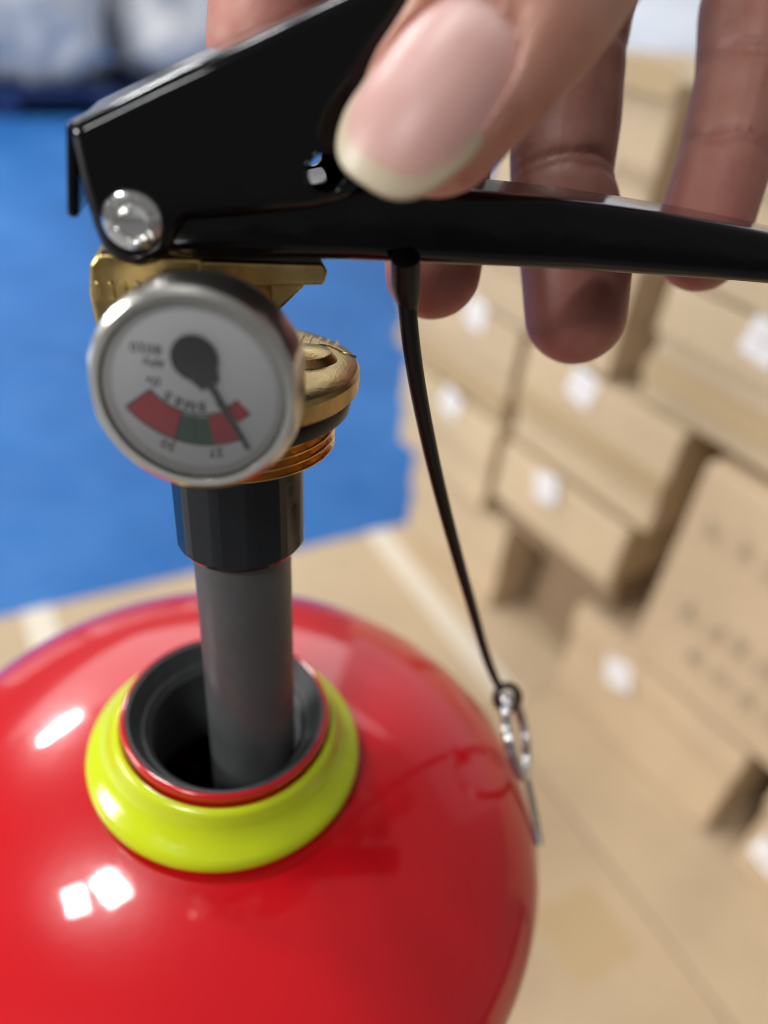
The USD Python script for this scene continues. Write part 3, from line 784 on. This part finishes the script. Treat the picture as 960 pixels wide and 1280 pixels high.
# finger creases and the soft pads between them
tone = np.tile(np.array([0.50, 0.29, 0.22]), (len(hv), 1))
tipc = np.array([0.52, 0.235, 0.19])
owner = np.full(len(hv), 9.0)
for k, js in pos.items():
    tip, t1 = js[0][0], js[2][0]
    d = np.linalg.norm(hv - tip, axis=1)
    w = np.clip(1 - (d - 6 * mm) / (16 * mm), 0, 1)[:, None]
    tone = tone * (1 - 0.75 * w) + tipc * 0.75 * w
    if k == "thumb":
        continue
    for ji in ((2, 3) if k == "index" else (2, 4) if k != "little" else (2, 3)):
        c, r = js[ji]
        ax = js[ji - 1][0] - js[min(ji + 1, len(js) - 1)][0]
        ax = ax / np.linalg.norm(ax)
        for off, dep in ((0.0, 0.5), (1.7 * mm, 0.3)):
            s = (hv - c) @ ax - off + 1.2 * mm * (meshkit.fbm(hv * 130, 2, 3 + ji) - 0.5) * 2
            near = np.clip((r * 2.0 - np.linalg.norm(hv - c, axis=1)) / (r * 0.5), 0, 1)
            front = np.clip(-(hn @ CF), 0, 1)
            g = np.exp(-(s / (0.55 * mm)) ** 2) * near * front
            hv -= hn * (g * dep * mm)[:, None]
            tone *= 1 - g[:, None] * np.array([0.12, 0.2, 0.2])
            # the pad swells beside the crease
            sw = np.exp(-((s - 3.2 * mm) / (2.2 * mm)) ** 2) + np.exp(-((s + 3.2 * mm) / (2.2 * mm)) ** 2)
            hv += hn * (sw * near * front * 0.16 * mm)[:, None]

# thumb nail, in the thumb's own frame: l towards the tip, b across, n out of the nail
tt_, tb_ = pos["thumb"][0][0], pos["thumb"][2][0]
ln = tt_ - tb_
ln /= np.linalg.norm(ln)
no = -CF * 0.97 - CR * 0.10 + CU * 0.22
no -= ln * (no @ ln)
no /= np.linalg.norm(no)
bb = np.cross(no, ln)
NC = tt_ + no * 7.2 * mm + ln * 0.6 * mm   # nail centre
NL, NW = 11.4 * mm, 7.7 * mm


def nail_height(l, b):
    return -(b ** 2) / (2 * 9.6 * mm) - np.maximum(l - 1 * mm, 0) ** 2 / (2 * 26 * mm) - np.maximum(-l - 2 * mm, 0) ** 2 / (2 * 40 * mm)


def nail_in(l, b):
    return np.where(l > 0, (np.abs(l) / NL) ** 2.3, (np.abs(l) / NL) ** 3.2) + (np.abs(b) / NW) ** 2.8


rel = hv - NC
L_, B_, H_ = rel @ ln, rel @ bb, rel @ no
front = (hn @ no > -0.1) & (np.linalg.norm(hv - tt_, axis=1) < 30 * mm)
rho = nail_in(L_, B_)
hh_ = nail_height(L_, B_)
sink = front & (rho < 0.82 + 0.33 * np.clip((L_ - 2 * mm) / (4 * mm), 0, 1))
newH = np.where(sink, np.minimum(H_, hh_ - 0.55 * mm), H_)
foldw = np.exp(-((rho - 1.25) / 0.42) ** 2) * front * np.clip((5.0 * mm - L_) / (2 * mm), 0, 1)
target = hh_ + 0.28 * mm
newH = np.where((foldw > 0.02) & ~sink, H_ * (1 - 0.75 * foldw) + np.maximum(target, H_ - 1.2 * mm) * 0.75 * foldw, newH)
hv = hv + (newH - H_)[:, None] * no
hand = trimesh.Trimesh(hv, hand.faces, process=False)
# one smoothing pass only round the nail keeps the fold soft
sel = front & (rho > 1.0) & (rho < 5)
sm = trimesh.Trimesh(hv, hand.faces, process=False)
trimesh.smoothing.filter_laplacian(sm, lamb=0.5, iterations=26)
blend = (front * np.clip((rho - 0.7) / 0.2, 0, 1) * np.clip((4.5 - rho) / 2.0, 0, 1) * np.clip((6 * mm - L_) / (2 * mm), 0, 1))[:, None]
hv = hv * (1 - blend) + np.array(sm.vertices) * blend
keep = front & (rho < 0.85)
hv[keep] += np.minimum(0, hh_[keep] - 0.5 * mm - ((hv[keep] - NC) @ no))[:, None] * no
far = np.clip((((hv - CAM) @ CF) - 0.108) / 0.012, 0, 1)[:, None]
tone = tone * (1 - far) + tone * np.array([0.62, 0.50, 0.50]) * far     # finger shade painted into the tone, over a redder palm side
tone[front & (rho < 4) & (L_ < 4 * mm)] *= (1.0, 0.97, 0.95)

man_ = Thing("person", "bare hand from the upper right, thumb over the black levers and fingers behind them", "person", at(1010, -560, 0.118))
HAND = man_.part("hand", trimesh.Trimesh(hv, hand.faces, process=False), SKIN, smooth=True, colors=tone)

nu, nv = 61, 81
uu, vv = np.meshgrid(np.linspace(-1, 1, nu), np.linspace(-1, 1, nv), indexing="ij")
# map the square onto the nail's rounded outline
rad = np.maximum(np.abs(uu), np.abs(vv))
ang = np.arctan2(uu, vv)
lo_, hi_ = np.zeros_like(ang), np.full_like(ang, 3.0)
for _ in range(40):
    mid = (lo_ + hi_) / 2
    inside = nail_in(np.cos(ang) * NL * mid, np.sin(ang) * NW * mid) < 1
    lo_, hi_ = np.where(inside, mid, lo_), np.where(inside, hi_, mid)
l = np.cos(ang) * NL * lo_ * rad
b = np.sin(ang) * NW * lo_ * rad
h = nail_height(l, b) + 0.25 * mm * (1 - rad ** 6) - 0.45 * mm * rad ** 10 * np.clip((5.5 * mm - l) / (3 * mm), 0, 1) + 0.004 * mm * np.sin(b / (0.35 * mm) + 0.6 * np.sin(b / (0.9 * mm)))
top = NC + l[..., None] * ln + b[..., None] * bb + h[..., None] * no
bot = top - no * 0.55 * mm
rho_n = nail_in(l, b)
free = l + 0.22 * np.abs(b) ** 2 / (7 * mm)
edge_l = np.where(l > 0, (np.abs(l) / (NL - 2.3 * mm)) ** 2.3 + (np.abs(b) / (NW - 0.75 * mm)) ** 3.0, 0)
fr = 1 / (1 + np.exp(-(edge_l - 1.0) * 12))
luna = 1 / (1 + np.exp(((l + 7.6 * mm) / (0.9 * mm) + (b / (4 * mm)) ** 2)))
pink, cream, moon = np.array([0.55, 0.285, 0.245]), np.array([0.52, 0.42, 0.28]), np.array([0.70, 0.52, 0.47])
bedline = np.exp(-((edge_l - 0.93) / 0.06) ** 2) * 0.12
col = pink * (1 - fr[..., None]) + cream * fr[..., None]
col = col * (1 - luna[..., None] * 0.5) + moon * luna[..., None] * 0.5
col = col * (1 - bedline[..., None] * np.array([0.2, 0.9, 0.9]))
vtx, fcs, n1 = [top.reshape(-1, 3), bot.reshape(-1, 3)], [], nu * nv
for i in range(nu - 1):
    for j in range(nv - 1):
        q0, q1, q2, q3 = i * nv + j, (i + 1) * nv + j, (i + 1) * nv + j + 1, i * nv + j + 1
        fcs += [[q0, q1, q2], [q0, q2, q3], [n1 + q0, n1 + q2, n1 + q1], [n1 + q0, n1 + q3, n1 + q2]]
rim = [i * nv for i in range(nu)] + [(nu - 1) * nv + j for j in range(1, nv)] + [i * nv + nv - 1 for i in range(nu - 2, -1, -1)] + [j for j in range(nv - 2, 0, -1)]
for a_, b_ in zip(rim, rim[1:] + rim[:1]):
    fcs += [[a_, n1 + a_, n1 + b_], [a_, n1 + b_, b_]]
nm_ = trimesh.Trimesh(np.vstack(vtx), fcs, process=False)
if nm_.volume < 0:
    nm_.invert()
man_.part("thumb_nail", nm_, NAIL, parent=HAND, smooth=True, colors=np.vstack([col.reshape(-1, 3)] * 2), label="pink thumb nail with a cream free edge")
